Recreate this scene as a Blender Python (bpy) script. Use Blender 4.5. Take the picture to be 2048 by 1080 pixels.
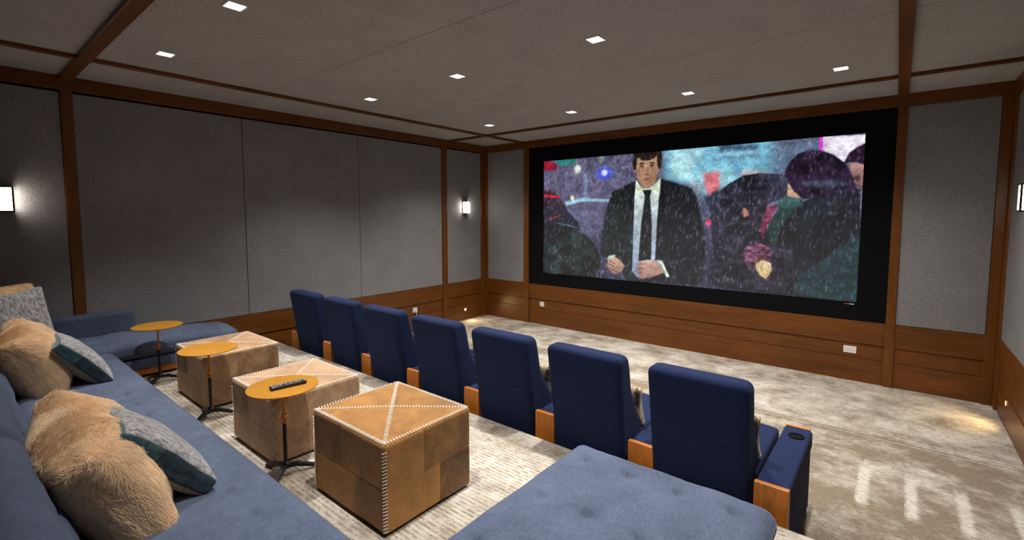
import bpy, bmesh, math, random
import numpy as np
from mathutils import Vector, Matrix, Euler

# ------------------------------------------------------------------ clear, camera, world, lights, exposure
for o in list(bpy.data.objects): bpy.data.objects.remove(o)
S = bpy.context.scene
COL = S.collection
PI = math.pi
W = 6.508            # room width (x); left wall x=0, front (screen) wall y=0, ceiling z=3
H = 3.0
YB = -7.6            # back wall
PZ = 0.38            # raised platform
PY = -3.875          # its front edge

cam = bpy.data.cameras.new('camera'); camo = bpy.data.objects.new('camera', cam); COL.objects.link(camo)
cam.sensor_width = 36; cam.sensor_fit = 'HORIZONTAL'; cam.lens = 16.571; cam.shift_y = -0.0193
cam.clip_start = 0.05
camo.location = (5.7096, -6.2401, 1.7951)
camo.rotation_euler = (PI/2 - 0.0745, 0, 0.6851)
S.camera = camo

wd = bpy.data.worlds.new('world'); S.world = wd; wd.use_nodes = True
wd.node_tree.nodes['Background'].inputs[0].default_value = (0.02, 0.02, 0.025, 1)
S.view_settings.view_transform = 'Standard'; S.view_settings.look = 'None'
S.view_settings.gamma = 1; S.view_settings.use_curve_mapping = False
S.view_settings.exposure = 0.0
S.cycles.use_denoising = True
S.cycles.max_bounces = 8; S.cycles.diffuse_bounces = 5; S.cycles.glossy_bounces = 3
S.cycles.sample_clamp_indirect = 4.0
DOWNLIGHT_W = 205.0
SCONCE_E = 26.0
SCREEN_E = 1.0

rng = np.random.default_rng(7)
random.seed(7)

# ------------------------------------------------------------------ materials
def nodes(name):
    m = bpy.data.materials.new(name); m.use_nodes = True
    nt = m.node_tree; b = nt.nodes['Principled BSDF']
    return m, nt, b
def N(nt, t, **k):
    n = nt.nodes.new(t)
    for a, v in k.items(): setattr(n, a, v)
    return n
def math_(nt, op, a, b=None, c=None):
    n = N(nt, 'ShaderNodeMath', operation=op)
    for i, v in enumerate((a, b, c)):
        if v is None: continue
        if isinstance(v, (int, float)): n.inputs[i].default_value = v
        else: nt.links.new(v, n.inputs[i])
    return n.outputs[0]
def mix(nt, f, a, b, bt='MIX'):
    n = N(nt, 'ShaderNodeMix', data_type='RGBA', blend_type=bt)
    for i, v in ((0, f), (6, a), (7, b)):
        if isinstance(v, (int, float)): n.inputs[i].default_value = v
        elif isinstance(v, (tuple, list)): n.inputs[i].default_value = (*v, 1) if len(v) == 3 else v
        else: nt.links.new(v, n.inputs[i])
    return n.outputs[2]
def ramp(nt, f, lo, hi):
    n = N(nt, 'ShaderNodeMapRange'); n.inputs[1].default_value = lo; n.inputs[2].default_value = hi
    nt.links.new(f, n.inputs[0]); return n.outputs[0]
def noise(nt, vec, scale, detail=3, rough=.6, stretch=(1, 1, 1), dist=0):
    mp = N(nt, 'ShaderNodeMapping'); mp.inputs['Scale'].default_value = stretch
    nt.links.new(vec, mp.inputs[0])
    n = N(nt, 'ShaderNodeTexNoise'); n.inputs['Scale'].default_value = scale
    n.inputs['Detail'].default_value = detail; n.inputs['Roughness'].default_value = rough
    n.inputs['Distortion'].default_value = dist
    nt.links.new(mp.outputs[0], n.inputs['Vector']); return n.outputs['Fac']
def bump(nt, b, h, strength, dist=.01):
    n = N(nt, 'ShaderNodeBump'); n.inputs['Strength'].default_value = strength
    n.inputs['Distance'].default_value = dist
    nt.links.new(h, n.inputs['Height']); nt.links.new(n.outputs[0], b.inputs['Normal'])
def simple(name, col, rough=.6, metal=0, spec=.5, vary=.0, vscale=40, bmp=0, bscale=300, sheen=0, emit=None, es=1, coords='Object'):
    m, nt, b = nodes(name)
    b.inputs['Base Color'].default_value = (*col, 1)
    b.inputs['Roughness'].default_value = rough; b.inputs['Metallic'].default_value = metal
    b.inputs['Specular IOR Level'].default_value = spec
    if sheen:
        b.inputs['Sheen Weight'].default_value = sheen; b.inputs['Sheen Roughness'].default_value = .5
        b.inputs['Sheen Tint'].default_value = (*[min(1, c*2+.3) for c in col], 1)
    tc = N(nt, 'ShaderNodeTexCoord')
    if vary:
        f = noise(nt, tc.outputs[coords], vscale, 4, .7)
        f = ramp(nt, f, .3, .7)
        nt.links.new(mix(nt, f, tuple(c*(1-vary) for c in col), tuple(min(1, c*(1+vary)) for c in col)), b.inputs['Base Color'])
    if bmp: bump(nt, b, noise(nt, tc.outputs[coords], bscale, 2), bmp, .004)
    if emit:
        b.inputs['Emission Color'].default_value = (*emit, 1); b.inputs['Emission Strength'].default_value = es
    return m
def wood(name, col, stretch, scale=9):
    m, nt, b = nodes(name)
    g = N(nt, 'ShaderNodeNewGeometry')
    f = noise(nt, g.outputs['Position'], scale, 6, .65, stretch, .6)
    f2 = noise(nt, g.outputs['Position'], scale*6, 3, .6, stretch)
    lo = noise(nt, g.outputs['Position'], 1.3, 2)
    ff = ramp(nt, math_(nt, 'ADD', math_(nt, 'MULTIPLY', f, .6), math_(nt, 'MULTIPLY', f2, .4)), .36, .64)
    c = mix(nt, ff, tuple(c*.62 for c in col), tuple(c*1.28 for c in col))
    c = mix(nt, ramp(nt, lo, .35, .65), c, mix(nt, .25, c, (col[0]*1.6, col[1]*1.6, col[2]*1.2)))
    nt.links.new(c, b.inputs['Base Color'])
    b.inputs['Roughness'].default_value = .38; b.inputs['Specular IOR Level'].default_value = .35
    bump(nt, b, f2, .12, .003)
    return m
def fabric(name, col, var=.22, weave=420, sheen=0, rough=.92, big=.12):
    """heathered cloth: fine mottling plus slightly larger flecks"""
    m, nt, b = nodes(name)
    g = N(nt, 'ShaderNodeTexCoord'); v = g.outputs['Object']
    a = noise(nt, v, weave, 2, .8); c2 = noise(nt, v, weave*.22, 3, .75); c3 = noise(nt, v, 3.0, 3, .5)
    f = ramp(nt, math_(nt, 'ADD', math_(nt, 'MULTIPLY', a, .45), math_(nt, 'MULTIPLY', c2, .55)), .36, .64)
    c = mix(nt, f, tuple(x*(1-var) for x in col), tuple(x*(1+var) for x in col))
    c = mix(nt, ramp(nt, c3, .3, .7), mix(nt, big, c, (0, 0, 0)), c)
    nt.links.new(c, b.inputs['Base Color'])
    b.inputs['Roughness'].default_value = rough; b.inputs['Specular IOR Level'].default_value = .15
    if sheen:
        b.inputs['Sheen Weight'].default_value = sheen; b.inputs['Sheen Roughness'].default_value = .45
        b.inputs['Sheen Tint'].default_value = (*[min(1, x*1.5+.25) for x in col], 1)
    bump(nt, b, a, .25, .002)
    return m
def velvet(name, col):
    """brushed plush with directional streaks"""
    m, nt, b = nodes(name)
    g = N(nt, 'ShaderNodeNewGeometry'); v = g.outputs['Position']
    a = noise(nt, v, 170, 4, .75, (1, .28, 1), .4); c2 = noise(nt, v, 5, 3, .6); a3 = noise(nt, v, 500, 2, .8)
    f = ramp(nt, math_(nt, 'ADD', math_(nt, 'MULTIPLY', a, .5), math_(nt, 'ADD', math_(nt, 'MULTIPLY', c2, .3), math_(nt, 'MULTIPLY', a3, .2))), .36, .64)
    c = mix(nt, f, tuple(x*.62 for x in col), tuple(x*1.32+.012 for x in col))
    nt.links.new(c, b.inputs['Base Color'])
    b.inputs['Roughness'].default_value = .85; b.inputs['Specular IOR Level'].default_value = .2
    b.inputs['Sheen Weight'].default_value = .22; b.inputs['Sheen Roughness'].default_value = .4
    b.inputs['Sheen Tint'].default_value = (.62, .70, .85, 1)
    bump(nt, b, math_(nt, 'ADD', a, math_(nt, 'MULTIPLY', a3, .5)), .2, .003)
    return m
def carpet_mat():
    m, nt, b = nodes('carpet')
    g = N(nt, 'ShaderNodeNewGeometry'); v = g.outputs['Position']
    sp = N(nt, 'ShaderNodeSeparateXYZ'); nt.links.new(v, sp.inputs[0]); x, y = sp.outputs[0], sp.outputs[1]
    wob = noise(nt, v, 1.6, 2)
    ph = math_(nt, 'ADD', math_(nt, 'MULTIPLY', y, 2*PI/.026), math_(nt, 'MULTIPLY', wob, 5))
    rid = math_(nt, 'MULTIPLY_ADD', math_(nt, 'SINE', ph), .5, .5)                  # 0..1 ridge height
    dash = noise(nt, v, 30, 2, .6, (1.1, 1.6, 1))
    grain = noise(nt, v, 260, 2, .8)
    groove = math_(nt, 'MULTIPLY', math_(nt, 'POWER', math_(nt, 'SUBTRACT', 1.0, rid), 2.5), ramp(nt, dash, .38, .62))
    # woven blocks: two shades of taupe laid out in staggered rectangles
    br = N(nt, 'ShaderNodeTexBrick'); br.offset = .5
    mp = N(nt, 'ShaderNodeMapping'); mp.inputs['Location'].default_value = (.12, .07, 0)
    nt.links.new(v, mp.inputs[0]); nt.links.new(mp.outputs[0], br.inputs['Vector'])
    br.inputs['Scale'].default_value = 1; br.inputs['Brick Width'].default_value = .52; br.inputs['Row Height'].default_value = .31
    br.inputs['Mortar Size'].default_value = 0; br.inputs['Color1'].default_value = (0, 0, 0, 1); br.inputs['Color2'].default_value = (1, 1, 1, 1)
    bf = N(nt, 'ShaderNodeRGBToBW'); nt.links.new(br.outputs[0], bf.inputs[0])
    blot = noise(nt, v, 2.6, 6, .72, (1, 1.2, 1), .12)
    field = math_(nt, 'MULTIPLY', math_(nt, 'LESS_THAN', y, -1.5), math_(nt, 'GREATER_THAN', y, PY))   # the deeper-toned middle field of the weave
    patch = ramp(nt, math_(nt, 'ADD', math_(nt, 'ADD', math_(nt, 'MULTIPLY', bf.outputs[0], .07), math_(nt, 'MULTIPLY', field, .10)), blot), .42, .68)
    # pale woven bars running towards the screen
    xm = math_(nt, 'FRACT', math_(nt, 'MULTIPLY', math_(nt, 'ADD', x, -5.575), 1/.247))
    ym = math_(nt, 'FRACT', math_(nt, 'MULTIPLY', math_(nt, 'ADD', y, 2.72), 1/1.15))
    edge = noise(nt, v, 14, 3, .7)
    barx = ramp(nt, math_(nt, 'ADD', math_(nt, 'ABSOLUTE', math_(nt, 'SUBTRACT', xm, .15)), math_(nt, 'MULTIPLY', edge, .20)), .27, .17)
    bary = ramp(nt, math_(nt, 'ADD', math_(nt, 'ABSOLUTE', math_(nt, 'SUBTRACT', ym, .27)), math_(nt, 'MULTIPLY', edge, .14)), .35, .27)
    lowy = math_(nt, 'LESS_THAN', y, -1.95); gx = math_(nt, 'GREATER_THAN', x, 5.5)
    bar = math_(nt, 'MULTIPLY', math_(nt, 'MULTIPLY', barx, bary), math_(nt, 'MULTIPLY', lowy, gx))
    # thin pale rows across the room
    l1 = math_(nt, 'LESS_THAN', math_(nt, 'ABSOLUTE', math_(nt, 'ADD', y, 1.43)), .008)
    l2 = math_(nt, 'LESS_THAN', math_(nt, 'ABSOLUTE', math_(nt, 'ADD', y, 1.54)), .006)
    line = math_(nt, 'MULTIPLY', math_(nt, 'MAXIMUM', l1, l2), ramp(nt, dash, .35, .55))
    c = mix(nt, patch, (.66, .605, .52), (.27, .215, .155))
    c = mix(nt, math_(nt, 'MULTIPLY', math_(nt, 'MAXIMUM', bar, line), .8), c, (.74, .69, .60))
    c = mix(nt, math_(nt, 'MULTIPLY', groove, .72), c, (.085, .065, .045))
    c = mix(nt, ramp(nt, grain, .25, .75), mix(nt, .3, c, (0, 0, 0)), c)
    nt.links.new(c, b.inputs['Base Color']); b.inputs['Roughness'].default_value = .95
    b.inputs['Specular IOR Level'].default_value = .1
    bump(nt, b, math_(nt, 'ADD', rid, math_(nt, 'ADD', math_(nt, 'MULTIPLY', grain, .6), math_(nt, 'MULTIPLY', dash, .8))), .4, .006)
    return m
def hide_mat(name, light, dark):
    """short-haired hide, patch tone from the 'tone' attribute"""
    m, nt, b = nodes(name)
    tc = N(nt, 'ShaderNodeTexCoord'); v = tc.outputs['Object']
    at = N(nt, 'ShaderNodeAttribute'); at.attribute_name = 'tone'
    a = noise(nt, v, 7, 5, .7, dist=.8); f = noise(nt, v, 210, 3, .8, (1, 1, .5)); k = noise(nt, v, 60, 4, .85)
    t = math_(nt, 'ADD', math_(nt, 'MULTIPLY', at.outputs['Fac'], .34), math_(nt, 'ADD', math_(nt, 'MULTIPLY', a, .70), math_(nt, 'ADD', math_(nt, 'MULTIPLY', f, .45), math_(nt, 'MULTIPLY', k, .40))))
    c = mix(nt, ramp(nt, t, .72, 1.19), dark, light)
    nt.links.new(c, b.inputs['Base Color']); b.inputs['Roughness'].default_value = .62
    b.inputs['Specular IOR Level'].default_value = .3
    b.inputs['Sheen Weight'].default_value = .25; b.inputs['Sheen Tint'].default_value = (1, .85, .65, 1)
    bump(nt, b, math_(nt, 'ADD', f, k), .35, .004)
    return m
def two_tone(name, light, dark, scale=38, lo=.42, hi=.6, stretch=(1, 1, 1), rough=.85, sheen=.3):
    m, nt, b = nodes(name)
    tc = N(nt, 'ShaderNodeTexCoord'); v = tc.outputs['Object']
    f = ramp(nt, noise(nt, v, scale, 5, .75, stretch, .3), lo, hi)
    nt.links.new(mix(nt, f, dark, light), b.inputs['Base Color'])
    b.inputs['Roughness'].default_value = rough; b.inputs['Specular IOR Level'].default_value = .25
    b.inputs['Sheen Weight'].default_value = sheen
    bump(nt, b, noise(nt, v, scale*4, 3, .7), .35, .004)
    return m

WOODC = (.128, .042, .0065)
M = dict(
    wx=wood('stained_wood_x', WOODC, (.12, 1, 1)), wy=wood('stained_wood_y', WOODC, (1, .12, 1)), wz=wood('stained_wood_z', WOODC, (1, 1, .12)),
    chairwood=wood('orange_oak', (.50, .165, .022), (1, 1, .15)),
    wallcloth=fabric('wall_cloth', (.238, .236, .240), .30, 260),
    ceilcloth=fabric('ceiling_cloth', (.41, .395, .385), .26, 200),
    black=simple('matt_black', (.004, .004, .005), .9, spec=.1),
    gap=simple('dark_gap', (.008, .006, .005), .95, spec=.1),
    blackmetal=simple('black_metal', (.016, .016, .018), .45, .6),
    bronze=simple('dark_bronze', (.035, .028, .022), .45, .7),
    brass=simple('brushed_brass', (.50, .225, .020), .48, .45, vary=.12, vscale=9),
    copper=simple('copper_collar', (.70, .28, .07), .3, .8),
    white=simple('white_plastic', (.75, .73, .70), .4),
    navy=fabric('navy_upholstery', (.0125, .0215, .066), .30, 420, sheen=.06),
    sofa=velvet('slate_blue_velvet', (.068, .088, .142)),
    carpet=carpet_mat(),
    hide_gold=hide_mat('golden_brown_hide', (.40, .185, .042), (.075, .030, .008)),
    hide_pale=hide_mat('pale_tan_hide', (.56, .36, .215), (.15, .078, .036)),
    hide_mid=hide_mat('mid_tan_hide', (.50, .30, .16), (.10, .048, .020)),
    lace=simple('cream_lacing', (.78, .74, .66), .6),
    fur=simple('cream_fur', (.96, .71, .47), .7, vary=.12, vscale=14, spec=.2),
    furskin=simple('fur_backing', (.78, .52, .30), .95, vary=.3, vscale=14),
    chenille=two_tone('grey_chenille', (.40, .385, .38), (.105, .105, .115), 75, .40, .60, (1, 1, .45)),
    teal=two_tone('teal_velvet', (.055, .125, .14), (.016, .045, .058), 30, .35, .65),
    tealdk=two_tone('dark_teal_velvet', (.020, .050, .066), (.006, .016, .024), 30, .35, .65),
    pillowtan=two_tone('tan_linen', (.36, .29, .20), (.22, .17, .12), 90),
    camo=two_tone('mottled_brown_weave', (.42, .33, .20), (.055, .038, .022), 26, .44, .54, (1, 1, .6)),
    glass=simple('lit_sconce_glass', (.9, .88, .85), .3, emit=(1, .90, .78), es=SCONCE_E),
    downlens=simple('lit_downlight_lens', (.9, .9, .9), .3, emit=(1, .97, .92), es=12),
    steplens=simple('lit_step_lens', (.9, .8, .6), .3, emit=(1, .80, .50), es=9),
    redmark=simple('red_print', (.5, .02, .02), .5), whitemark=simple('white_print', (.8, .8, .8), .5),
    rubber=simple('black_plastic', (.010, .010, .011), .35), key=simple('grey_keys', (.30, .30, .31), .5),
)

# ------------------------------------------------------------------ mesh helpers
class MB:
    def __init__(s): s.v = []; s.f = []; s.mi = []
    def add(s, vs, fs, mi=0):
        o = len(s.v); s.v += [tuple(map(float, p)) for p in vs]; s.f += [tuple(i+o for i in f) for f in fs]; s.mi += [mi]*len(fs); return s
    def box(s, x0, x1, y0, y1, z0, z1, T=None, mi=0):
        vs = [Vector((x, y, z)) for z in (z0, z1) for y in (y0, y1) for x in (x0, x1)]
        if T is not None: vs = [T @ p for p in vs]
        return s.add(vs, [(0, 2, 3, 1), (4, 5, 7, 6), (0, 1, 5, 4), (2, 6, 7, 3), (0, 4, 6, 2), (1, 3, 7, 5)], mi)
    def lathe(s, prof, c=(0, 0, 0), n=32, T=None, mi=0):
        """prof: list of (r, z) bottom to top"""
        vs = []; k = len(prof)
        for i in range(n):
            a = 2*PI*i/n
            for r, z in prof: vs.append(Vector((c[0]+r*math.cos(a), c[1]+r*math.sin(a), c[2]+z)))
        if T is not None: vs = [T @ p for p in vs]
        fs = []
        for i in range(n):
            j = (i+1) % n
            for q in range(k-1): fs.append((i*k+q, j*k+q, j*k+q+1, i*k+q+1))
        if prof[0][0] > 1e-6: fs.append(tuple(i*k for i in range(n))[::-1])
        if prof[-1][0] > 1e-6: fs.append(tuple(i*k+k-1 for i in range(n)))
        return s.add(vs, fs, mi)
    def tube(s, pts, r, n=8, mi=0):
        pts = [Vector(p) for p in pts]; rs = r if isinstance(r, (list, tuple)) else [r]*len(pts)
        vs = []; up = Vector((0, 0, 1))
        for i, p in enumerate(pts):
            d = (pts[min(i+1, len(pts)-1)]-pts[max(i-1, 0)]).normalized()
            a = d.cross(up if abs(d.z) < .95 else Vector((1, 0, 0))).normalized(); b = d.cross(a)
            for q in range(n):
                t = 2*PI*q/n; vs.append(p+(a*math.cos(t)+b*math.sin(t))*rs[i])
        fs = [(i*n+q, i*n+(q+1) % n, (i+1)*n+(q+1) % n, (i+1)*n+q) for i in range(len(pts)-1) for q in range(n)]
        fs += [tuple(range(n)), tuple(range((len(pts)-1)*n, len(pts)*n))[::-1]]
        return s.add(vs, fs, mi)
    def prism(s, poly, x0, x1, mi=0):
        """poly in (y,z), extruded along x"""
        n = len(poly); vs = [(x0, y, z) for y, z in poly]+[(x1, y, z) for y, z in poly]
        fs = [(i, (i+1) % n, (i+1) % n+n, i+n) for i in range(n)]+[tuple(range(n))[::-1], tuple(range(n, 2*n))]
        return s.add(vs, fs, mi)
    def build(s, name, mats, parent=None, smooth=False, bevel=0, seg=2, kind=None):
        me = bpy.data.meshes.new(name); me.from_pydata(s.v, [], s.f)
        for m in (mats if isinstance(mats, (list, tuple)) else [mats]): me.materials.append(m)
        me.polygons.foreach_set('material_index', s.mi)
        bm = bmesh.new(); bm.from_mesh(me); bmesh.ops.recalc_face_normals(bm, faces=bm.faces); bm.to_mesh(me); bm.free()
        return finish(me, name, parent, smooth, bevel, seg, kind)
def finish(me, name, parent=None, smooth=False, bevel=0, seg=2, kind=None):
    if smooth:
        me.polygons.foreach_set('use_smooth', [True]*len(me.polygons))
        if smooth == 'auto': me.set_sharp_from_angle(angle=math.radians(40))
    o = bpy.data.objects.new(name, me); COL.objects.link(o)
    if bevel:
        b = o.modifiers.new('bevel', 'BEVEL'); b.width = bevel; b.segments = seg; b.limit_method = 'ANGLE'
    if parent: o.parent = parent
    if kind: o['kind'] = kind
    return o
def empty(name, loc=(0, 0, 0), rz=0):
    o = bpy.data.objects.new(name, None); COL.objects.link(o); o.location = loc; o.rotation_euler = (0, 0, rz); o.empty_display_size = .1
    return o
def tag(o, label, cat, group=None):
    o['label'] = label; o['category'] = cat
    if group: o['group'] = group
    return o
def ptag(o, label): o['label'] = label; return o
def copy_tree(o, parent=None):
    c = o.copy(); COL.objects.link(c); c.parent = parent
    for ch in [x for x in bpy.data.objects if x.parent == o]: copy_tree(ch, c)
    return c
def axis1(h, r, n, k=4):
    mid = np.linspace(-(h-r), h-r, n+1); e = (h-r)+r*np.tan(np.linspace(0, PI/4, k+1)[1:])
    return np.concatenate([-e[::-1], mid, e])
def rbox(name, size, r, n, mat, parent=None, loc=(0, 0, 0), disp=None, k=4, tone=None, mats=None, mfun=None, kind=None, T=None):
    """rounded box on dense face grids; disp(p, nrm) -> offsets (N,3)"""
    h = np.array(size)/2; ax = [axis1(h[i], r, n[i], k) for i in range(3)]
    vs = []; fs = []; off = 0
    for a in range(3):
        b, c = (a+1) % 3, (a+2) % 3
        B, C = np.meshgrid(ax[b], ax[c], indexing='ij')
        for sgn in (-1, 1):
            P = np.zeros(B.shape+(3,)); P[..., a] = sgn*h[a]; P[..., b] = B; P[..., c] = C
            nb, nc = B.shape; P = P.reshape(-1, 3); vs.append(P)
            I = np.arange(nb*nc).reshape(nb, nc)+off
            q = np.stack([I[:-1, :-1], I[1:, :-1], I[1:, 1:], I[:-1, 1:]], -1).reshape(-1, 4)
            fs.append(q if sgn > 0 else q[:, ::-1]); off += nb*nc
    P = np.concatenate(vs); F = np.concatenate(fs)
    inner = np.clip(P, -(h-r), h-r); d = P-inner
    nrm = d/np.maximum(np.linalg.norm(d, axis=1, keepdims=True), 1e-9)
    Q = inner+r*nrm
    # weld
    key = np.round(Q*20000).astype(np.int64); _, idx, inv = np.unique(key, axis=0, return_index=True, return_inverse=True)
    inv = inv.reshape(-1); Q = Q[idx]; nrm = nrm[idx]; F = inv[F]
    base = Q.copy()
    if disp is not None: Q = Q+disp(base, nrm)
    me = bpy.data.meshes.new(name); me.from_pydata((Q+np.array(loc)).tolist(), [], F.tolist()); 
    for m in (mats or [mat]): me.materials.append(m)
    if tone is not None:
        at = me.attributes.new('tone', 'FLOAT', 'POINT'); at.data.foreach_set('value', tone(base, nrm).astype(np.float32))
    if mfun is not None:
        cen = base[F].mean(axis=1); nc = nrm[F].mean(axis=1)
        me.polygons.foreach_set('material_index', mfun(cen, nc).astype(np.int32))
    if T is not None: me.transform(T)
    me.validate(); return finish(me, name, parent, smooth=True, kind=kind)
def vnoise(P, scale, seed=0):
    """cheap smooth value noise on (N,3)"""
    q = P*scale; i = np.floor(q).astype(np.int64); f = q-i; f = f*f*(3-2*f); out = 0
    for dx in (0, 1):
        for dy in (0, 1):
            for dz in (0, 1):
                hsh = ((i[:, 0]+dx)*73856093 ^ (i[:, 1]+dy)*19349663 ^ (i[:, 2]+dz)*83492791 ^ seed*2654435761) & 0xffffff
                hsh = (hsh*1103515245+12345) & 0xffffff
                w = (f[:, 0] if dx else 1-f[:, 0])*(f[:, 1] if dy else 1-f[:, 1])*(f[:, 2] if dz else 1-f[:, 2])
                out = out+w*(hsh/0xffffff)
    return out*2-1

# ------------------------------------------------------------------ the room shell
def struct(o): o['kind'] = 'structure'; return o
def sbox(name, b, mat, parent=None, bevel=0):
    o = MB().box(*b).build(name, mat, parent, bevel=bevel)
    return struct(o)
sbox('floor', (-.02, W+.02, PY-.05, .02, -.1, 0), M['carpet'])
rs = MB().box(-.02, W+.02, YB-.02, PY, -.1, PZ).build('floor_platform', M['carpet'], bevel=.012, seg=3); struct(rs)
wl = sbox('wall_left', (-.12, 0, YB, .12, -.1, H+.1), M['gap'])
wf = sbox('wall_front', (0, W, 0, .12, -.1, H+.1), M['gap'])
wr = sbox('wall_right', (W, W+.12, YB, .12, -.1, H+.1), M['gap'])
wb = sbox('wall_back', (0, W, YB-.12, YB, -.1, H+.1), M['wallcloth'])
cl = sbox('ceiling', (-.12, W+.12, YB-.12, .12, H+.015, H+.12), M['gap'])
G = .0022
for x0, x1 in ((0, .842), (.842, 5.695), (5.695, W)):
    for y0, y1 in ((YB, -5.45), (-5.45, -4.09), (-4.09, -2.55), (-2.55, -.90), (-.90, 0)):
        sbox('ceiling_panel', (x0+G, x1-G, y0+G, y1-G, H, H+.015), M['ceilcloth'], cl)
# fabric wall panels (children of their wall)
ZW, ZC = .662, 2.88
def panels(wall, spans, fn, zt):
    for a, b in spans: sbox('fabric_panel', fn(a+.003, b-.003, ZW+.004, zt), M['wallcloth'], wall, bevel=.003)
panels(wl, ((YB, -5.49), (-5.41, -4.02), (-4.02, -2.56), (-2.56, -1.06), (-.96, -.15)), lambda a, b, c, d: (0, .02, a, b, c, d), 2.862)
panels(wf, ((.075, .888), (5.735, 6.40)), lambda a, b, c, d: (a, b, -.02, 0, c, d), 2.878)
panels(wr, ((YB, -5.49), (-5.41, -4.02), (-4.02, -2.56), (-2.56, -.15)), lambda a, b, c, d: (W-.02, W, a, b, c, d), 2.862)
# wainscot boards: broad bottom and top boards with a recessed band between
for z0, z1, t in ((0, .254, .017), (.258, .418, .009), (.422, ZW, .024)):
    sbox('wainscot_board', (0, W, -t, 0, z0, z1), M['wx'], wf, bevel=.002)
    sbox('wainscot_board', (0, t, YB, -.001, z0, z1), M['wy'], wl, bevel=.002)
    sbox('wainscot_board', (W-t, W, YB, -.001, z0, z1), M['wy'], wr, bevel=.002)
n_ = [0]
def trim(b, mat, bevel=.003):
    n_[0] += 1; return sbox('trim_%d' % n_[0], b, mat, None, bevel)
# posts
for y0, y1 in ((-5.49, -5.41), (-1.06, -.96)):
    trim((0, .04, y0, y1, 0 if y0 > PY else PZ, ZC), M['wz']); 
    if y0 < -2: trim((W-.04, W, y0, y1, PZ, ZC), M['wz'])
trim((0, .036, -.15, 0, 0, ZC), M['wz']); trim((.036, .075, -.036, 0, 0, ZC), M['wz'])
trim((W-.036, W, -.15, 0, 0, ZC), M['wz']); trim((6.40, W-.036, -.036, 0, 0, ZC), M['wz'])
trim((.890, .995, -.04, 0, 0, ZC), M['wz']); trim((5.660, 5.738, -.04, 0, 0, ZC), M['wz'])
# crown boards under the ceiling, ceiling beams and thin battens
trim((0, .045, YB, 0, ZC, H), M['wy']); trim((W-.045, W, YB, 0, ZC, H), M['wy'])
trim((.045, W-.045, -.045, 0, ZC, H), M['wx'])
trim((.045, W-.045, -5.495, -5.405, H-.034, H), M['wx'])
trim((5.655, 5.735, -5.405, -.045, H-.034, H), M['wy']); trim((5.655, 5.735, YB, -5.495, H-.034, H), M['wy'])
trim((.817, .866, -5.405, -.045, H-.028, H), M['wy']); trim((.817, .866, YB, -5.495, H-.028, H), M['wy'])
trim((.045, 5.655, -.921, -.876, H-.0285, H), M['wx']); trim((5.735, W-.045, -.921, -.876, H-.0285, H), M['wx'])

# ------------------------------------------------------------------ downlights
LX = (1.396, 2.686, 4.04, 5.287); LY = (-1.44, -3.29, -5.07)
def downlight(x, y):
    t = empty('downlight', (x, y, H))
    fr = MB()
    for b in ((-.056, .056, -.056, -.046), (-.056, .056, .046, .056), (-.056, -.046, -.046, .046), (.046, .056, -.046, .046)):
        fr.box(b[0], b[1], b[2], b[3], -.004, .0)
    fr.build('bezel', M['white'], t)
    MB().box(-.046, .046, -.046, .046, -.002, 0).build('lens', M['downlens'], t)
    return t
names = [['front', 'middle', 'rear'], ['left end', 'second from left', 'third from left', 'right end']]
for j, y in enumerate(LY):
    for i, x in enumerate(LX):
        t = downlight(x, y)
        tag(t, 'square recessed ceiling light, %s of the %s row of lights %s' % (names[1][i], names[0][j], ('nearest the screen', 'across mid ceiling', 'over the sofa')[j]), 'ceiling light', 'square downlights in the ceiling')
        L = bpy.data.lights.new('downlight_lamp', 'SPOT'); L.energy = DOWNLIGHT_W*(1.08, 1, .95)[j]; L.spot_size = math.radians((126, 114, 88)[j]); L.spot_blend = .95
        L.shadow_soft_size = .035; L.color = (1, .955, .91)
        lo = bpy.data.objects.new('downlight_lamp', L); COL.objects.link(lo); lo.location = (0, 0, -.012); lo.parent = t

# ------------------------------------------------------------------ sconces
def sconce(loc, rz, label):
    """local +x is out of the wall"""
    t = empty('wall_sconce', loc, rz); d, w, h = .085, .108, .212; b = .013
    MB().box(0, .008, -w/2, w/2, -h/2, h/2).build('back_plate', M['bronze'], t, bevel=.001)
    MB().box(.008, d-.004, -w/2+.004, w/2-.004, -h/2+b, h/2-b).build('glass', M['glass'], t)
    f = MB()
    for z in (-h/2, h/2-b): f.box(.008, d, -w/2, w/2, z, z+b)
    for y in (-w/2-.001, w/2-.011): f.box(d-.012, d+.001, y, y+.012, -h/2+b, h/2-b); f.box(.008, .016, y, y+.012, -h/2+b, h/2-b)
    f.build('frame', M['bronze'], t)
    tag(t, label, 'wall lamp', 'lit wall sconces'); return t
sconce((.02, -.545, 1.925), 0, 'lit box sconce on the left wall near the screen corner')
sconce((.02, -5.87, 1.925), 0, 'lit box sconce on the left wall above the sofa pillows')
sconce((W-.02, -1.085, 1.925), PI, 'lit box sconce on the right wall beside the corner post')
def steplight(loc, rz, label):
    t = empty('step_light', loc, rz)
    T = Matrix.Rotation(PI/2, 4, 'Y')
    MB().lathe([(.030, 0), (.030, .005), (.022, .006), (.022, .004)], n=24, T=T).build('trim_ring', M['copper'], t, smooth='auto')
    MB().lathe([(.0215, .0), (.0215, .004), (.0, .009)], n=24, T=T).build('lens', M['steplens'], t, smooth=True)
    L = bpy.data.lights.new('step_lamp', 'SPOT'); L.energy = 9; L.color = (1, .68, .32); L.spot_size = math.radians(150); L.spot_blend = .8; L.shadow_soft_size = .02
    lo = bpy.data.objects.new('step_lamp', L); COL.objects.link(lo); lo.parent = t; lo.location = (.02, 0, 0); lo.rotation_euler = (0, -PI/2+.35, 0)
    tag(t, label, 'step light'); return t
steplight((.018, -.546, .178), 0, 'small round glowing step light low on the left wall wainscot')
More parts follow.
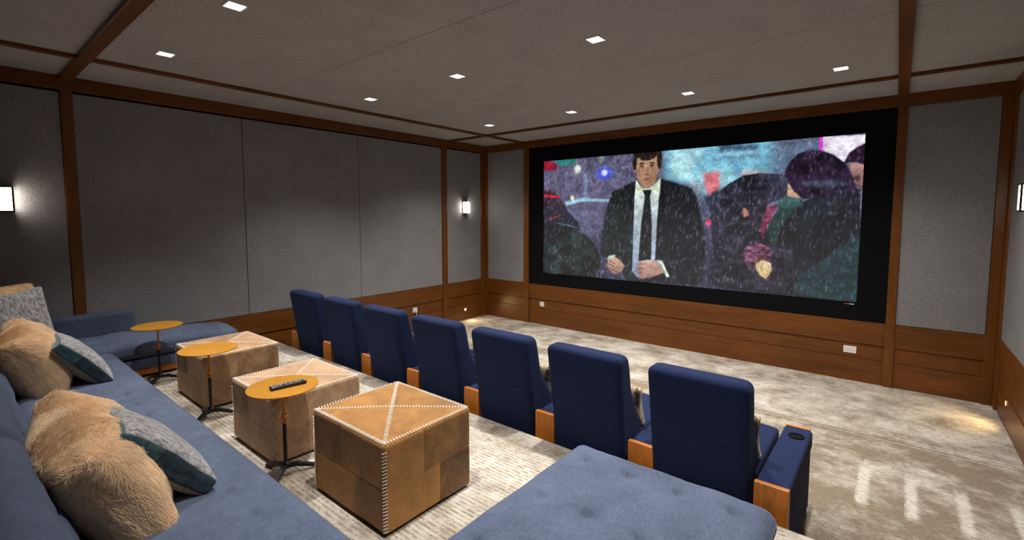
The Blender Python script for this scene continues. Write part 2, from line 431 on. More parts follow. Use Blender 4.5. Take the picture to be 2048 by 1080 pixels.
steplight((W-.018, -.62, .215), PI, 'small round glowing step light low on the right wall wainscot')

# ------------------------------------------------------------------ outlets
def outlet(loc, rz, w, label, gang=1):
    """local -y is out of the wall"""
    t = empty('wall_outlet', loc, rz)
    MB().box(-w/2, w/2, -.006, 0, -.038, .038).build('cover_plate', M['white'], t, bevel=.0025)
    for g in range(gang):
        cx = (g-(gang-1)/2)*.046
        for dz in ((-.018, .018) if gang == 1 else (0,)):
            r = MB().box(cx-.014, cx+.014, -.008, -.005, dz-.012, dz+.012).build('receptacle', M['white'], t, bevel=.002)
            MB().box(cx-.006, cx-.004, -.0085, -.0078, dz-.005, dz+.005).box(cx+.004, cx+.006, -.0085, -.0078, dz-.005, dz+.005).build('slots', M['rubber'], r)
    tag(t, label, 'outlet', 'white electrical outlets in the wainscot'); return t
outlet((1.255, -.009, .338), 0, .085, 'small white outlet in the wainscot under the left end of the screen')
outlet((5.37, -.009, .338), 0, .115, 'wide white double outlet in the wainscot under the right end of the screen', 2)
outlet((.009, -1.63, .335), PI/2, .085, 'white outlet with a plugged-in cord on the left wall behind the seats')
cb = MB().box(.018, .045, -1.65, -1.61, .305, .335)
cb.tube([(.04, -1.63, .31), (.05, -1.63, .26), (.04, -1.635, .15), (.05, -1.65, .03), (.10, -1.68, .008), (.35, -1.9, .006)], .0035, 6)
tag(cb.build('power_cord', M['white'], bevel=0), 'thin white plug and cord hanging from the left wall outlet', 'cord')

# ------------------------------------------------------------------ projection screen with a film frame on it
scr = empty('projection_screen', (3.34, 0, .662))
SX0, SX1, SZ0, SZ1 = 1.28, 5.405, .86, 2.65
fb = MB(); Tm = Matrix.Translation((-3.34, 0, -.662))
for b in ((.997, SX0, -.024, 0, .664, 2.878), (SX1, 5.658, -.024, 0, .664, 2.878), (SX0, SX1, -.024, 0, .664, SZ0), (SX0, SX1, -.024, 0, SZ1, 2.878)):
    fb.box(*b, T=Tm)
fb.build('velvet_border', M['black'], scr)
PIC={
 'suit':[(0.382,0.21),(0.34,0.249),(0.293,0.293),(0.277,0.399),(0.255,0.656),(0.253,0.796),(0.28,0.832),(0.332,0.884),(0.351,1.007),(0.607,0.98),(0.615,0.701),(0.602,0.529),(0.585,0.356),(0.569,0.286),(0.512,0.237),(0.467,0.206)],
 'sleeveL':[(0.293,0.302),(0.307,0.419),(0.321,0.69),(0.32,0.827),(0.28,0.832),(0.253,0.796),(0.255,0.656),(0.277,0.399)],
 'shirt':[(0.382,0.206),(0.376,0.345),(0.375,0.724),(0.373,0.925),(0.395,0.969),(0.455,0.818),(0.458,0.532),(0.467,0.332),(0.467,0.197),(0.431,0.275),(0.406,0.273)],
 'collarL':[(0.382,0.201),(0.381,0.346),(0.408,0.282),(0.397,0.254)],
 'collarR':[(0.465,0.197),(0.463,0.332),(0.431,0.284),(0.456,0.241)],
 'tie':[(0.406,0.287),(0.438,0.284),(0.432,0.33),(0.44,0.532),(0.441,0.82),(0.396,0.836),(0.404,0.533),(0.415,0.329)],
 'face':[(0.377,0.001),(0.377,0.14),(0.392,0.225),(0.41,0.264),(0.427,0.265),(0.447,0.231),(0.458,0.15),(0.455,0.006)],
 'hair':[(0.375,-0.009),(0.375,0.074),(0.384,0.044),(0.408,0.034),(0.437,0.037),(0.452,0.059),(0.458,0.088),(0.458,-0.002),(0.416,-0.028)],
 'neck':[(0.392,0.207),(0.406,0.282),(0.435,0.284),(0.455,0.204)],
 'handL':[(0.285,0.822),(0.276,0.893),(0.295,0.949),(0.319,0.959),(0.337,0.922),(0.346,0.882),(0.327,0.836),(0.304,0.814)],
 'handR':[(0.392,0.855),(0.394,0.912),(0.4,0.978),(0.438,0.961),(0.487,0.915),(0.478,0.861),(0.462,0.822),(0.424,0.827)],
 'cuffL':[(0.278,0.832),(0.285,0.807),(0.308,0.799),(0.311,0.813),(0.287,0.831),(0.283,0.861)],
 'cuffR':[(0.459,0.822),(0.478,0.82),(0.505,0.939),(0.494,0.95),(0.478,0.861)],
 'lapelL':[(0.376,0.251),(0.359,0.363),(0.369,0.496),(0.374,0.628),(0.376,0.345)],
 'lapelR':[(0.472,0.224),(0.489,0.369),(0.474,0.496),(0.459,0.623),(0.463,0.35)],
 'hood':[(0.822,0.224),(0.829,0.155),(0.851,0.094),(0.876,0.074),(0.905,0.08),(0.934,0.114),(0.959,0.165),(0.973,0.223),(0.984,0.299),(0.985,0.327),(0.931,0.352),(0.896,0.369),(0.87,0.378),(0.847,0.327),(0.835,0.276)],
 'coat':[(0.985,0.318),(0.91,0.351),(0.881,0.378),(0.853,0.437),(0.815,0.498),(0.784,0.581),(0.79,0.643),(0.81,0.693),(0.849,0.699),(0.852,0.73),(0.856,0.841),(0.862,1.003),(1.008,1.014),(0.995,0.328)],
 'sleeve':[(0.813,0.375),(0.829,0.361),(0.867,0.378),(0.871,0.408),(0.853,0.437),(0.824,0.539),(0.806,0.683),(0.79,0.643),(0.788,0.539),(0.81,0.446)],
 'cuffH':[(0.815,0.375),(0.829,0.361),(0.863,0.373),(0.867,0.417),(0.837,0.437),(0.812,0.426)],
 'palm':[(0.832,0.356),(0.831,0.275),(0.839,0.286),(0.858,0.337),(0.867,0.373)],
 'coatlow':[(0.856,0.984),(0.868,0.869),(0.903,0.793),(0.958,0.669),(0.999,0.608),(1.006,1.015),(0.907,0.992)],
 'sign':[(0.905,-0.001),(1.0,0.008),(1.001,0.063),(0.971,0.102),(0.958,0.161),(0.934,0.114),(0.907,0.08)],
 'signedge':[(0.901,0.001),(0.909,0.001),(0.911,0.083),(0.902,0.078)],
 'capman':[(0.959,0.165),(0.968,0.111),(0.984,0.077),(1.001,0.058),(1.003,0.182),(0.982,0.16)],
 'capface':[(0.97,0.168),(0.988,0.17),(1.003,0.187),(1.006,0.329),(0.991,0.318),(0.98,0.253),(0.973,0.223)],
 'umbR':[(0.652,0.313),(0.678,0.261),(0.717,0.211),(0.758,0.201),(0.818,0.213),(0.835,0.286),(0.832,0.356),(0.813,0.375),(0.782,0.415),(0.709,0.541),(0.656,0.587)],
 'crowd':[(0.643,0.991),(0.656,0.631),(0.669,0.565),(0.717,0.52),(0.719,0.381),(0.74,0.335),(0.768,0.331),(0.782,0.384),(0.779,0.498),(0.785,0.602),(0.819,0.713),(0.85,0.73),(0.858,1.004)],
 'ear':[(0.718,0.424),(0.733,0.445),(0.736,0.477),(0.721,0.498)],
 'redcoat':[(0.782,0.415),(0.81,0.416),(0.788,0.539),(0.773,0.634),(0.764,0.582)],
 'armR':[(0.732,0.691),(0.765,0.656),(0.799,0.705),(0.796,0.789),(0.763,0.804),(0.739,0.84),(0.72,0.756)],
 'fist':[(0.759,0.804),(0.775,0.776),(0.798,0.794),(0.801,0.84),(0.793,0.884),(0.785,0.901),(0.769,0.878),(0.759,0.837)],
 'umbL':[(-0.009,0.579),(0.059,0.559),(0.123,0.592),(0.185,0.641),(0.236,0.74),(0.253,0.874),(0.246,1.012),(-0.008,1.025)],
 'figL':[(-0.009,0.249),(0.039,0.261),(0.076,0.326),(0.113,0.451),(0.158,0.539),(0.167,0.608),(-0.008,0.616)],
 'redU':[(-0.01,-0.006),(0.038,0.006),(0.075,0.061),(0.038,0.083),(-0.01,0.085)],
 'tealU':[(0.038,0.006),(0.147,0.003),(0.151,0.03),(0.084,0.054)],
 'cyanbg':[(0.476,-0.016),(0.793,-0.004),(0.8,0.391),(0.591,0.354),(0.558,0.264),(0.479,0.226)],
 'paleA':[(0.497,0.003),(0.58,0.012),(0.57,0.236),(0.505,0.199)],
 'redB':[(0.601,0.181),(0.65,0.173),(0.652,0.315),(0.621,0.355),(0.608,0.283)],
 'bar':[(0.095,0.363),(0.174,0.332),(0.29,0.351),(0.29,0.37),(0.175,0.363),(0.104,0.398)],
 'umbM':[(0.577,0.294),(0.603,0.34),(0.622,0.413),(0.637,0.672),(0.623,0.966),(0.66,0.988),(0.652,0.301),(0.633,0.313),(0.615,0.355)],
 'pole':[(0.177,0.127),(0.194,0.129),(0.196,0.35),(0.179,0.349)],
 'lamp':[(0.199,0.125),(0.311,0.042),(0.479,0.578),(0.414,0.699),(0.171,0.339),(0.343,0.201)],
 'awning':[(0.648,-0.003),(0.751,0.009),(0.752,0.092),(0.649,0.084)],
 'face2':[(0.4,0.088),(0.438,0.093),(0.387,0.09),(0.408,0.087),(0.421,0.096),(0.446,0.093),(0.411,0.154),(0.417,0.154),(0.405,0.203),(0.431,0.206)],
}
def srgb(c): c = np.array(c, float)/255; return np.where(c <= .04045, c/12.92, ((c+.055)/1.055)**2.4)
GW, GH = 824, 358
U, V = np.meshgrid((np.arange(GW)+.5)/GW, (np.arange(GH)+.5)/GH)
AX = 4.125/1.79
def inside(poly):
    r = np.zeros(U.shape, bool); n = len(poly)
    for i in range(n):
        x1, y1 = poly[i]; x2, y2 = poly[(i+1) % n]
        if y1 == y2: continue
        c = ((y1 > V) != (y2 > V)) & (U < (x2-x1)*(V-y1)/(y2-y1)+x1); r ^= c
    return r
def blur(a, k):
    for ax in (0, 1):
        for _ in range(2):
            p = np.pad(a, [(k, k) if i == ax else (0, 0) for i in range(a.ndim)], mode='edge').cumsum(axis=ax)
            p = np.concatenate([np.zeros_like(np.take(p, [0], axis=ax)), p], axis=ax)
            n = a.shape[ax]; a = (np.take(p, range(2*k+1, 2*k+1+n), axis=ax)-np.take(p, range(0, n), axis=ax))/(2*k+1)
    return a
def gnoise(cx, cy, seed, oct=3):
    r = np.random.default_rng(seed); out = np.zeros(U.shape); amp = 1; tot = 0
    for o in range(oct):
        g = r.random((cy*2**o+2, cx*2**o+2)); x = U*cx*2**o; y = V*cy*2**o; i = x.astype(int); j = y.astype(int); fx = x-i; fy = y-j
        fx = fx*fx*(3-2*fx); fy = fy*fy*(3-2*fy)
        out += amp*(g[j, i]*(1-fx)*(1-fy)+g[j, i+1]*fx*(1-fy)+g[j+1, i]*(1-fx)*fy+g[j+1, i+1]*fx*fy); tot += amp; amp *= .55
    return out/tot
def ell(cx, cy, rx, ry, rot=0):
    dx = (U-cx)*AX; dy = V-cy; c, s = math.cos(rot), math.sin(rot)
    return ((dx*c+dy*s)/rx)**2+((-dx*s+dy*c)/ry)**2 < 1
img = np.zeros(U.shape+(3,))
def put(mask, col, a=1., soft=1):
    """soft-edged fill; col is one sRGB colour or a top and a bottom one"""
    m = mask.astype(float)
    if soft: m = blur(m, soft)
    m = (m*a)[..., None]; col = np.array(col, float)
    if col.ndim == 2:
        ys = np.where(mask.any(1))[0]; y0, y1 = (ys.min(), ys.max()+1) if len(ys) else (0, 1)
        t = np.clip((np.arange(GH)-y0)/(y1-y0), 0, 1)[:, None, None]; col = col[0]*(1-t)+col[1]*t
    img[:] = img*(1-m)+col*m
def fold(mask, a, b, cx, cy, seed, amt=.8):
    n = gnoise(cx, cy, seed); n = np.clip((n-.3)/.4, 0, 1)[..., None]; m = (blur(mask.astype(float), 1)*amt)[..., None]
    img[:] = img*(1-m)+(np.array(a)*(1-n)+np.array(b)*n)*m
# wet night street, out of focus
t = U[..., None]; img[:] = np.array([90, 90, 112])*(1-t)+np.array([92, 92, 118])*t
fold(V > -1, (62, 66, 92), (132, 120, 146), 120, 50, 40, .55); put(V > .62, (52, 50, 72), .7, 30); put(ell(.13, .35, .5, .3), (102, 98, 124), .6, 25)
put(ell(.07, .55, .3, .14), (96, 112, 140), .5, 20)
put(inside(PIC['cyanbg']), (118, 178, 200), 1, 12)
put(inside(PIC['paleA']), (176, 216, 222), .9, 7); put(ell(.57, .05, .08, .06), (150, 190, 200), .7, 9)
put(ell(.66, .22, .22, .07), (158, 208, 214), .8, 8); put(inside(PIC['awning']), (52, 72, 96), .85, 4)
put(ell(.69, .06, .17, .02), (150, 205, 225), .85, 4)
put(inside(PIC['redB']), (206, 112, 122), .95, 4); put(ell(.575, .33, .05, .1), (170, 150, 160), .6, 6)
put(ell(.665, .33, .05, .045), (96, 132, 130), .8, 4); put(ell(.74, .20, .10, .022), (196, 160, 150), .7, 4); put(ell(.70, .17, .03, .05), (80, 130, 170), .7, 4)
put(ell(.86, .2, .22, .2), (92, 132, 152), .45, 20)
put(inside(PIC['pole']), (130, 150, 178), .65, 3); put(ell(.152, .09, .03, .035), (232, 240, 220), 1, 2); put(ell(.152, .09, .055, .065), (170, 180, 190), .35, 8)
put(ell(.262, .14, .075, .05), (70, 92, 220), .9, 5); put(ell(.262, .135, .03, .025), (220, 225, 255), .9, 2)
put(ell(.25, .02, .025, .03), (130, 160, 150), .8, 3); put(inside(PIC['bar']), (160, 205, 220), .9, 2); put(ell(.13, .33, .02, .02), (240, 235, 190), .9, 2)
put(inside(PIC['redU']), (140, 24, 48), .95, 2); put(inside(PIC['tealU']), (40, 130, 120), .95, 2)
# passers-by on the left
put(inside(PIC['figL']), ((70, 44, 60), (28, 44, 54)), 1, 2)
put(ell(.03, .31, .11, .012, .12), (220, 40, 60), .9, 1); put(ell(.05, .50, .08, .008, -.3), (200, 40, 60), .7, 1)
fold(inside(PIC['umbL']), (14, 20, 22), (44, 62, 60), 20, 14, 5, 1.)
put(ell(.12, .57, .16, .006, .18), (120, 140, 140), .6, 1)
# umbrella and crowd on the right
put(inside(PIC['umbM']), ((46, 50, 66), (30, 32, 44)), .95, 3)
fold(inside(PIC['umbR']), (32, 34, 44), (66, 66, 84), 30, 20, 8, 1.)
put(ell(.545, .33, .06, .018, .2), (90, 215, 235), .9, 2)
fold(inside(PIC['crowd']), (24, 26, 36), (58, 54, 68), 40, 30, 9, .97)
put(inside(PIC['ear']), (205, 140, 120), .9, 1); put(ell(.622, .53, .02, .02), (230, 60, 90), .9, 2); put(ell(.58, .42, .1, .12), (60, 78, 92), .35, 10)
fold(inside(PIC['redcoat']), (90, 30, 56), (150, 70, 96), 60, 40, 10, .9)
# bright sign, hooded figure seen from behind, man in a cap at the edge
put(inside(PIC['sign']), (222, 214, 226), 1, 1); put(inside(PIC['signedge']), (214, 60, 200), 1, 1)
put(inside(PIC['capface']), ((176, 140, 128), (120, 84, 84)), 1, 1)
put(ell(.985, .26, .02, .018), (60, 40, 44), .8, 2); put(inside(PIC['capman']), (44, 26, 48), 1, 1)
fold(inside(PIC['armR']), (60, 24, 44), (150, 100, 130), 90, 50, 12, .95)
fold(inside(PIC['coat']), (20, 24, 34), (40, 46, 56), 16, 10, 13, 1.)
put(inside(PIC['palm']), ((214, 184, 150), (170, 138, 112)), 1, 1)
fold(inside(PIC['sleeve']), (30, 50, 50), (52, 80, 72), 30, 20, 14, .95); put(inside(PIC['cuffH']), (62, 96, 92), .9, 1)
fold(inside(PIC['coatlow']), (28, 52, 58), (50, 78, 80), 14, 10, 15, .9)
fold(inside(PIC['hood']), (26, 18, 34), (56, 42, 66), 40, 24, 16, 1.)
put(ell(.915, .285, .13, .02, .05), (120, 170, 180), .35, 3)
put(inside(PIC['fist']), ((216, 196, 150), (190, 160, 120)), 1, 1)
for q in range(3): put(ell(.758+q*.009, .80, .004, .05, .2), (150, 118, 90), .8, 1)
# anonymous man in a dark suit, no particular person
fold(inside(PIC['suit']), (24, 32, 36), (42, 52, 54), 14, 12, 17, 1.)
put((U > .45) & inside(PIC['suit']), (24, 22, 34), .55, 6)
put(inside(PIC['sleeveL']), (34, 46, 46), .5, 3)
put(inside(PIC['neck']), (150, 128, 108), 1, 1); put(inside(PIC['shirt']), ((196, 208, 196), (140, 156, 186)), 1, 1)
put(inside(PIC['collarL']), (206, 222, 196), 1, 1); put(inside(PIC['collarR']), (206, 222, 196), 1, 1)
put(inside(PIC['tie']), (26, 34, 36), 1, 1); put(inside(PIC['lapelL']), (18, 24, 28), .9, 1); put(inside(PIC['lapelR']), (16, 18, 26), .9, 1)
fx = .419
put(ell(fx-.043, .115, .014, .035), (178, 146, 122), 1, 1); put(ell(fx+.040, .11, .013, .035), (150, 118, 100), 1, 1)
put(ell(fx, .10, .088, .165), ((186, 152, 122), (158, 120, 94)), 1, 1); put(ell(fx+.03, .13, .04, .12), (140, 108, 90), .45, 4)
put(ell(fx, -.03, .106, .092), (40, 30, 26), 1, 1)
for s in (-1, 1): put(ell(fx+s*.043, .055, .018, .075), (40, 30, 26), 1, 1)
for s in (-1, 1):
    put(ell(fx+s*.018, .082, .024, .006, s*.1), (60, 42, 34), .9, 1); put(ell(fx+s*.018, .102, .015, .007), (56, 40, 36), .85, 1)
put(ell(fx+.004, .14, .010, .028), (140, 106, 88), .8, 1); put(ell(fx, .168, .018, .006), (96, 64, 54), .8, 1); put(ell(fx, .205, .028, .007), (132, 78, 70), .95, 1)
put(inside(PIC['handL']), ((206, 170, 148), (140, 104, 92)), 1, 1); put(inside(PIC['handR']), ((200, 164, 146), (150, 112, 104)), 1, 1)
for q in range(3):
    put(ell(.297+q*.004, .86+q*.033, .04, .004, .45), (96, 66, 58), .8, 1); put(ell(.405, .86+q*.035, .034, .004, -.05), (104, 72, 66), .8, 1)
put(inside(PIC['cuffL']), (176, 210, 200), 1, 1); put(inside(PIC['cuffR']), (196, 220, 200), 1, 1)
# rain: slanted streaks of many lengths, and soft drops
rain = np.zeros(U.shape); rr = np.random.default_rng(3)
for q in range(5200):
    x, y = rr.random()*GW, rr.random()*GH; L = rr.integers(4, 14); a = rr.random()**2*.8+.10; sl = -.2+rr.random()*.12
    for k in range(L):
        i, j = int(y+k), int(x+k*sl)
        if 0 <= i < GH and 0 <= j < GW: rain[i, j] = max(rain[i, j], a*(1-abs(k/L-.5)))
rain = np.maximum(rain, blur(rain, 1)*1.6)
lvl = .30+.55*gnoise(8, 4, 22)
tint = np.array([205, 200, 226])*(1-t*.1)
img = img+(tint-img)*(rain*lvl)[..., None]
for q in range(70):
    put(ell(rr.random(), rr.random(), .006+.009*rr.random(), .006+.009*rr.random()), (190, 180, 205), .12+.25*rr.random(), 2)
pk = gnoise(260, 120, 31, 2); img = np.clip(img, 0, 255)*(.86+.28*pk[..., None])
lm = gnoise(60, 26, 33, 3); img = img*(.78+.4*lm[..., None])
img = 255*np.clip((img/255-.5)*1.16+.5, 0, 1)
lin = srgb(img)
# the picture surface: a grid whose faces each carry one colour
xs = np.linspace(SX0, SX1, GW+1)-3.34; zs = np.linspace(SZ1, SZ0, GH+1)-.662
XX, ZZ = np.meshgrid(xs, zs); vs = np.stack([XX, np.full(XX.shape, -.012), ZZ], -1).reshape(-1, 3)
I = np.arange((GW+1)*(GH+1)).reshape(GH+1, GW+1)
fs = np.stack([I[:-1, :-1], I[1:, :-1], I[1:, 1:], I[:-1, 1:]], -1).reshape(-1, 4)
me = bpy.data.meshes.new('picture_surface'); me.from_pydata(vs.tolist(), [], fs.tolist())
at = me.attributes.new('frame_colour', 'FLOAT_COLOR', 'CORNER')
at.data.foreach_set('color', np.repeat(np.concatenate([lin, np.ones(lin.shape[:2]+(1,))], -1).reshape(-1, 4), 4, axis=0).astype(np.float32).ravel())
pm, nt, b = nodes('projected_picture'); a = N(nt, 'ShaderNodeAttribute'); a.attribute_name = 'frame_colour'
b.inputs['Base Color'].default_value = (.02, .02, .02, 1); b.inputs['Roughness'].default_value = .9
nt.links.new(a.outputs['Color'], b.inputs['Emission Color']); b.inputs['Emission Strength'].default_value = SCREEN_E
me.materials.append(pm); ptag(finish(me, 'picture_surface', scr), 'lit picture of a suited man walking in the rain')
bd = MB().box(5.30-3.34, 5.345-3.34, -.0255, -.024, .832-.662, .842-.662).box(5.345-3.34, 5.36-3.34, -.0255, -.024, .833-.662, .841-.662, mi=1).box(5.364-3.34, 5.385-3.34, -.0255, -.024, .833-.662, .841-.662, mi=1)
ptag(bd.build('badge', [M['redmark'], M['whitemark']], scr), 'tiny red and white badge')
tag(scr, 'huge wall-mounted cinema screen with black border showing a man walking in the rain', 'screen')

# ------------------------------------------------------------------ cinema seats
def cinema_seat(left_arm):
    """origin on the floor under the back's left rear corner; +y faces the screen"""
    t = empty('cinema_seat')
    w = .505
    # reclined back: rounded box sheared so that its foot is further forward than its top
    def bd(p, n):
        z = p[:, 2]; f = (z+.40)/.80                     # 0 foot .. 1 top
        d = np.zeros_like(p)
        d[:, 1] += -.115*f+.0575
        front = n[:, 1] > .2
        prof = .15*np.exp(-((f-.33)/.30)**2)+.015*np.exp(-((f-.85)/.12)**2)
        d[:, 1] += np.where(p[:, 1] > 0, prof, 0)
        seam = np.exp(-((z-.05)/.006)**2)
        d += -n*(.004*seam*(np.abs(n[:, 1]) > .7))[:, None]
        d[:, 1] += np.where(p[:, 1] < 0, -.006*np.sin(np.clip((p[:, 0]+.25)/.5, 0, 1)*PI), 0)
        d[:, 0] += np.sign(p[:, 0])*.012*np.clip(f, 0, 1)*(np.abs(n[:, 0]) > .2)
        return d
    rbox('backrest', (w-.02, .14, .80), .045, (14, 4, 60), M['navy'], t, (w/2, .10, .592), bd)
    def sd(p, n):
        return n*(.012*np.cos(np.clip(p[:, 0]/.26, -1, 1)*PI/2)*(n[:, 2] > .5))[:, None]
    rbox('seat_cushion', (w-.035, .64, .15), .025, (12, 12, 3), M['navy'], t, (w/2+.017, .53, .405), sd)
    MB().box(.03, w-.01, .16, .80, .02, .330).build('seat_base', M['navy'], t, bevel=.01)
    def arm(x0, nm):
        a = rbox('armrest', (.147, .79, .105), .016, (4, 16, 3), M['navy'], t, (x0+.0775, .485, .4475), k=2)
        MB().box(x0+.010, x0+.145, .12, .865, .035, .396).build('arm_side_panel', M['navy'], t, bevel=.006)
        MB().prism([(.065, .503), (.095, .503), (.125, .02), (.09, .02), (.065, .12)], x0+.002, x0+.153).build('rear_post', M['chairwood'], t, bevel=.004)
        MB().box(x0+.010, x0+.139, .878, .896, .05, .503).build('front_post', M['chairwood'], t, bevel=.004)
        MB().box(x0+.02, x0+.135, .12, .84, .0, .036).build('foot', M['chairwood'], t, bevel=.004)
        c = (x0+.085, .735, .5005)
        ring = MB().lathe([(.043, 0), (.043, .004), (.040, .006), (.034, .005), (.031, .0), (.030, .0012), (0, .0012)], c, 32).build('cup_holder', M['black'], t, smooth='auto')
    arm(w+.018, 'right')
    if left_arm: arm(-.150, 'left')
    return t
first = cinema_seat(False)
where = ['leftmost', 'second from the left', 'third from the left', 'middle', 'third from the right', 'second from the right', 'rightmost']
xs7 = [4.700, 4.040, 3.378, 2.710, 2.028, 1.356, .668]
for k in range(7):
    x = xs7[6-k]
    if k == 0: t = cinema_seat(True)
    elif k == 1: t = first
    else: t = copy_tree(first)
    t.location = (x, -3.85, 0)
    lab = {0: 'navy cinema seat by the left wall, leftmost of the row', 6: 'navy cinema seat with cup holder arm, rightmost of the row', 3: 'navy cinema seat in the middle of the row of seven'}.get(k, 'navy cinema seat, %s in the row facing the screen' % where[k])
    tag(t, lab, 'cinema seat', 'row of seven navy cinema seats')
def pillow(name, w, h, th, mat, parent=None, seed=0, edge=.0, T=None, wav=.012, gus=None):
    """square cushion standing in local xz, thickness along y; plump middle, drawn-in sides, pulled-out corners"""
    n = 34
    def disp(p, nr):
        d = np.zeros_like(p); u = p[:, 0]/(w/2); v = p[:, 2]/(h/2)
        fat = (np.clip(1-np.abs(u)**2.4, 0, 1)**.55)*(np.clip(1-np.abs(v)**2.4, 0, 1)**.55)
        s = p[:, 1]/(th/2)
        d[:, 1] = p[:, 1]*(fat*.95+edge)-p[:, 1]
        d[:, 0] = -p[:, 0]*.07*(1-v**2)*(np.abs(u)**2); d[:, 2] = -p[:, 2]*.07*(1-u**2)*(np.abs(v)**2)
        wv = vnoise(p, 7, seed)*wav+vnoise(p, 17, seed+1)*wav*.4
        d[:, 1] += wv*np.sign(p[:, 1])*(.3+fat)
        d[:, 2] += vnoise(p*np.array([1, .2, 1]), 5, seed+2)*wav*.6
        return d
    return rbox(name, (w, th, h), .02, (n, 4, n), mat, parent, disp=disp, k=3, T=T)
def place(loc, xdir, ndir):
    """frame: local x along xdir, local y along the face normal ndir"""
    y = Vector(ndir).normalized(); x = Vector(xdir); x = (x-y*x.dot(y)).normalized(); z = x.cross(y)
    m = Matrix((x, y, z)).transposed().to_4x4(); m.translation = Vector(loc); return m
for k, lab in ((6, 'mottled brown lumbar cushion on the rightmost cinema seat'), (5, 'mottled brown lumbar cushion on the second cinema seat from the right'), (4, 'mottled brown lumbar cushion on the third cinema seat from the right')):
    x = xs7[6-k]
    o = pillow('lumbar_pillow', .46, .25, .12, M['camo'], seed=k, edge=.25)
    o.matrix_world = place((x+.275, -3.53, .61), (1, 0, 0), (0, 1, .22))
    tag(o, lab, 'cushion', 'brown lumbar cushions on the cinema seats')

# ------------------------------------------------------------------ hide ottomans
def ottoman(name, x0, x1, y0, y1, ztop, mat, label, seed):
    t = empty(name, ((x0+x1)/2, (y0+y1)/2, PZ)); w, d, h = x1-x0, y1-y0, ztop-PZ
    r2 = np.random.default_rng(seed); T4 = r2.random((6, 4))
    def tone(p, n):
        out = np.zeros(len(p)); top = n[:, 2] > .6
        sx = np.abs(n[:, 0]) > np.abs(n[:, 1])
        side = np.where(sx, np.where(n[:, 0] > 0, 0, 1), np.where(n[:, 1] > 0, 2, 3))
        a = np.where(sx, p[:, 1]/d, p[:, 0]/w); lowr = p[:, 2] < 0
        off = np.where(lowr, .10, -.08); q = (a > off).astype(int)+2*lowr
        out = T4[side, q]
        tq = (p[:, 0]/w > p[:, 1]/d).astype(int)+2*(p[:, 0]/w > -p[:, 1]/d)
        return np.where(top, .55+.35*T4[4, tq], out)
    def disp(p, n):
        g = np.zeros(len(p)); sx = np.abs(n[:, 0]) > np.abs(n[:, 1]); side = np.abs(n[:, 2]) < .5
        a = np.where(sx, p[:, 1]/d, p[:, 0]/w)*np.where(sx, d, w); L = np.where(sx, d, w)
        off = np.where(p[:, 2] < 0, .10, -.08)*L
        g += side*np.exp(-(p[:, 2]/.006)**2)*.003+side*np.exp(-((a-off)/.006)**2)*.0025
        bulge = .008*np.cos(np.clip(p[:, 0]/w*2, -1, 1)*PI/2)*np.cos(np.clip(p[:, 1]/d*2, -1, 1)*PI/2)*(n[:, 2] > .6)
        return n*(bulge-g+vnoise(p, 6, seed)*.002)[:, None]
    body = rbox('hide_cover', (w, d, h-.012), .018, (70, 70, 50), mat, t, (0, 0, h/2+.006), disp, k=3, tone=tone)
    MB().box(-w/2+.03, w/2-.03, -d/2+.03, d/2-.03, 0, .02).build('plinth', M['black'], t)
    s = .0155; runs = []
    def run(): runs.append(MB()); return runs[-1]
    def stitch(p, along, nrm, L=.020, tw=.0021):
        p = Vector(p); a = Vector(along).normalized(); nn = Vector(nrm).normalized(); c = nn.cross(a).normalized()
        Tm = Matrix((a, c, nn)).transposed().to_4x4(); Tm.translation = p
        runs[-1].box(-L/2, L/2, -tw, tw, -.0015, .0022, T=Tm)
    zt = h+.001
    for sgn in (-1, 1):
        k = int((w-.03)/s); run()
        for i in range(k+1): stitch((-w/2+.015+i*s, sgn*(d/2-.012), zt-.001), (0.35, 1, 0), (0, sgn*.25, 1))
        k = int((d-.03)/s); run()
        for i in range(k+1): stitch((sgn*(w/2-.012), -d/2+.015+i*s, zt-.001), (1, -.35, 0), (sgn*.25, 0, 1))
    for sx in (-1, 1):
        for sy in (-1, 1):
            k = int((h-.05)/s); run()
            for i in range(k):
                z = .03+i*s; nn = Vector((sx, sy, 0)); stitch((sx*(w/2-.0045), sy*(d/2-.0045), z), (sx, -sy, .5), nn, .022)
    k = int(math.hypot(w, d)/s)
    for q in (1, -1):
        run()
        for i in range(2, k-1):
            f = i/k-.5; zz = zt+.0075*math.cos(f*PI)**2
            stitch((f*w, q*f*d, zz), (-q*d, w, 0), (0, 0, 1), .019)
    for r_ in runs: r_.build('lacing', M['lace'], t)
    tag(t, label, 'ottoman', 'three hide ottomans with cream lacing')
    return t
ottoman('hide_ottoman', 3.436, 4.043, -5.072, -4.54, 0.805, M['hide_gold'], 'golden brown hide ottoman, nearest the camera, with bold cream lacing', 4)
ottoman('hide_ottoman', 2.497, 3.071, -5.11, -4.559, 0.768, M['hide_pale'], 'pale topped hide ottoman in the middle, behind the table with the remote', 5)
ottoman('hide_ottoman', 1.302, 1.899, -5.082, -4.54, 0.772, M['hide_mid'], 'tan hide ottoman furthest back, beside the left chaise', 6)

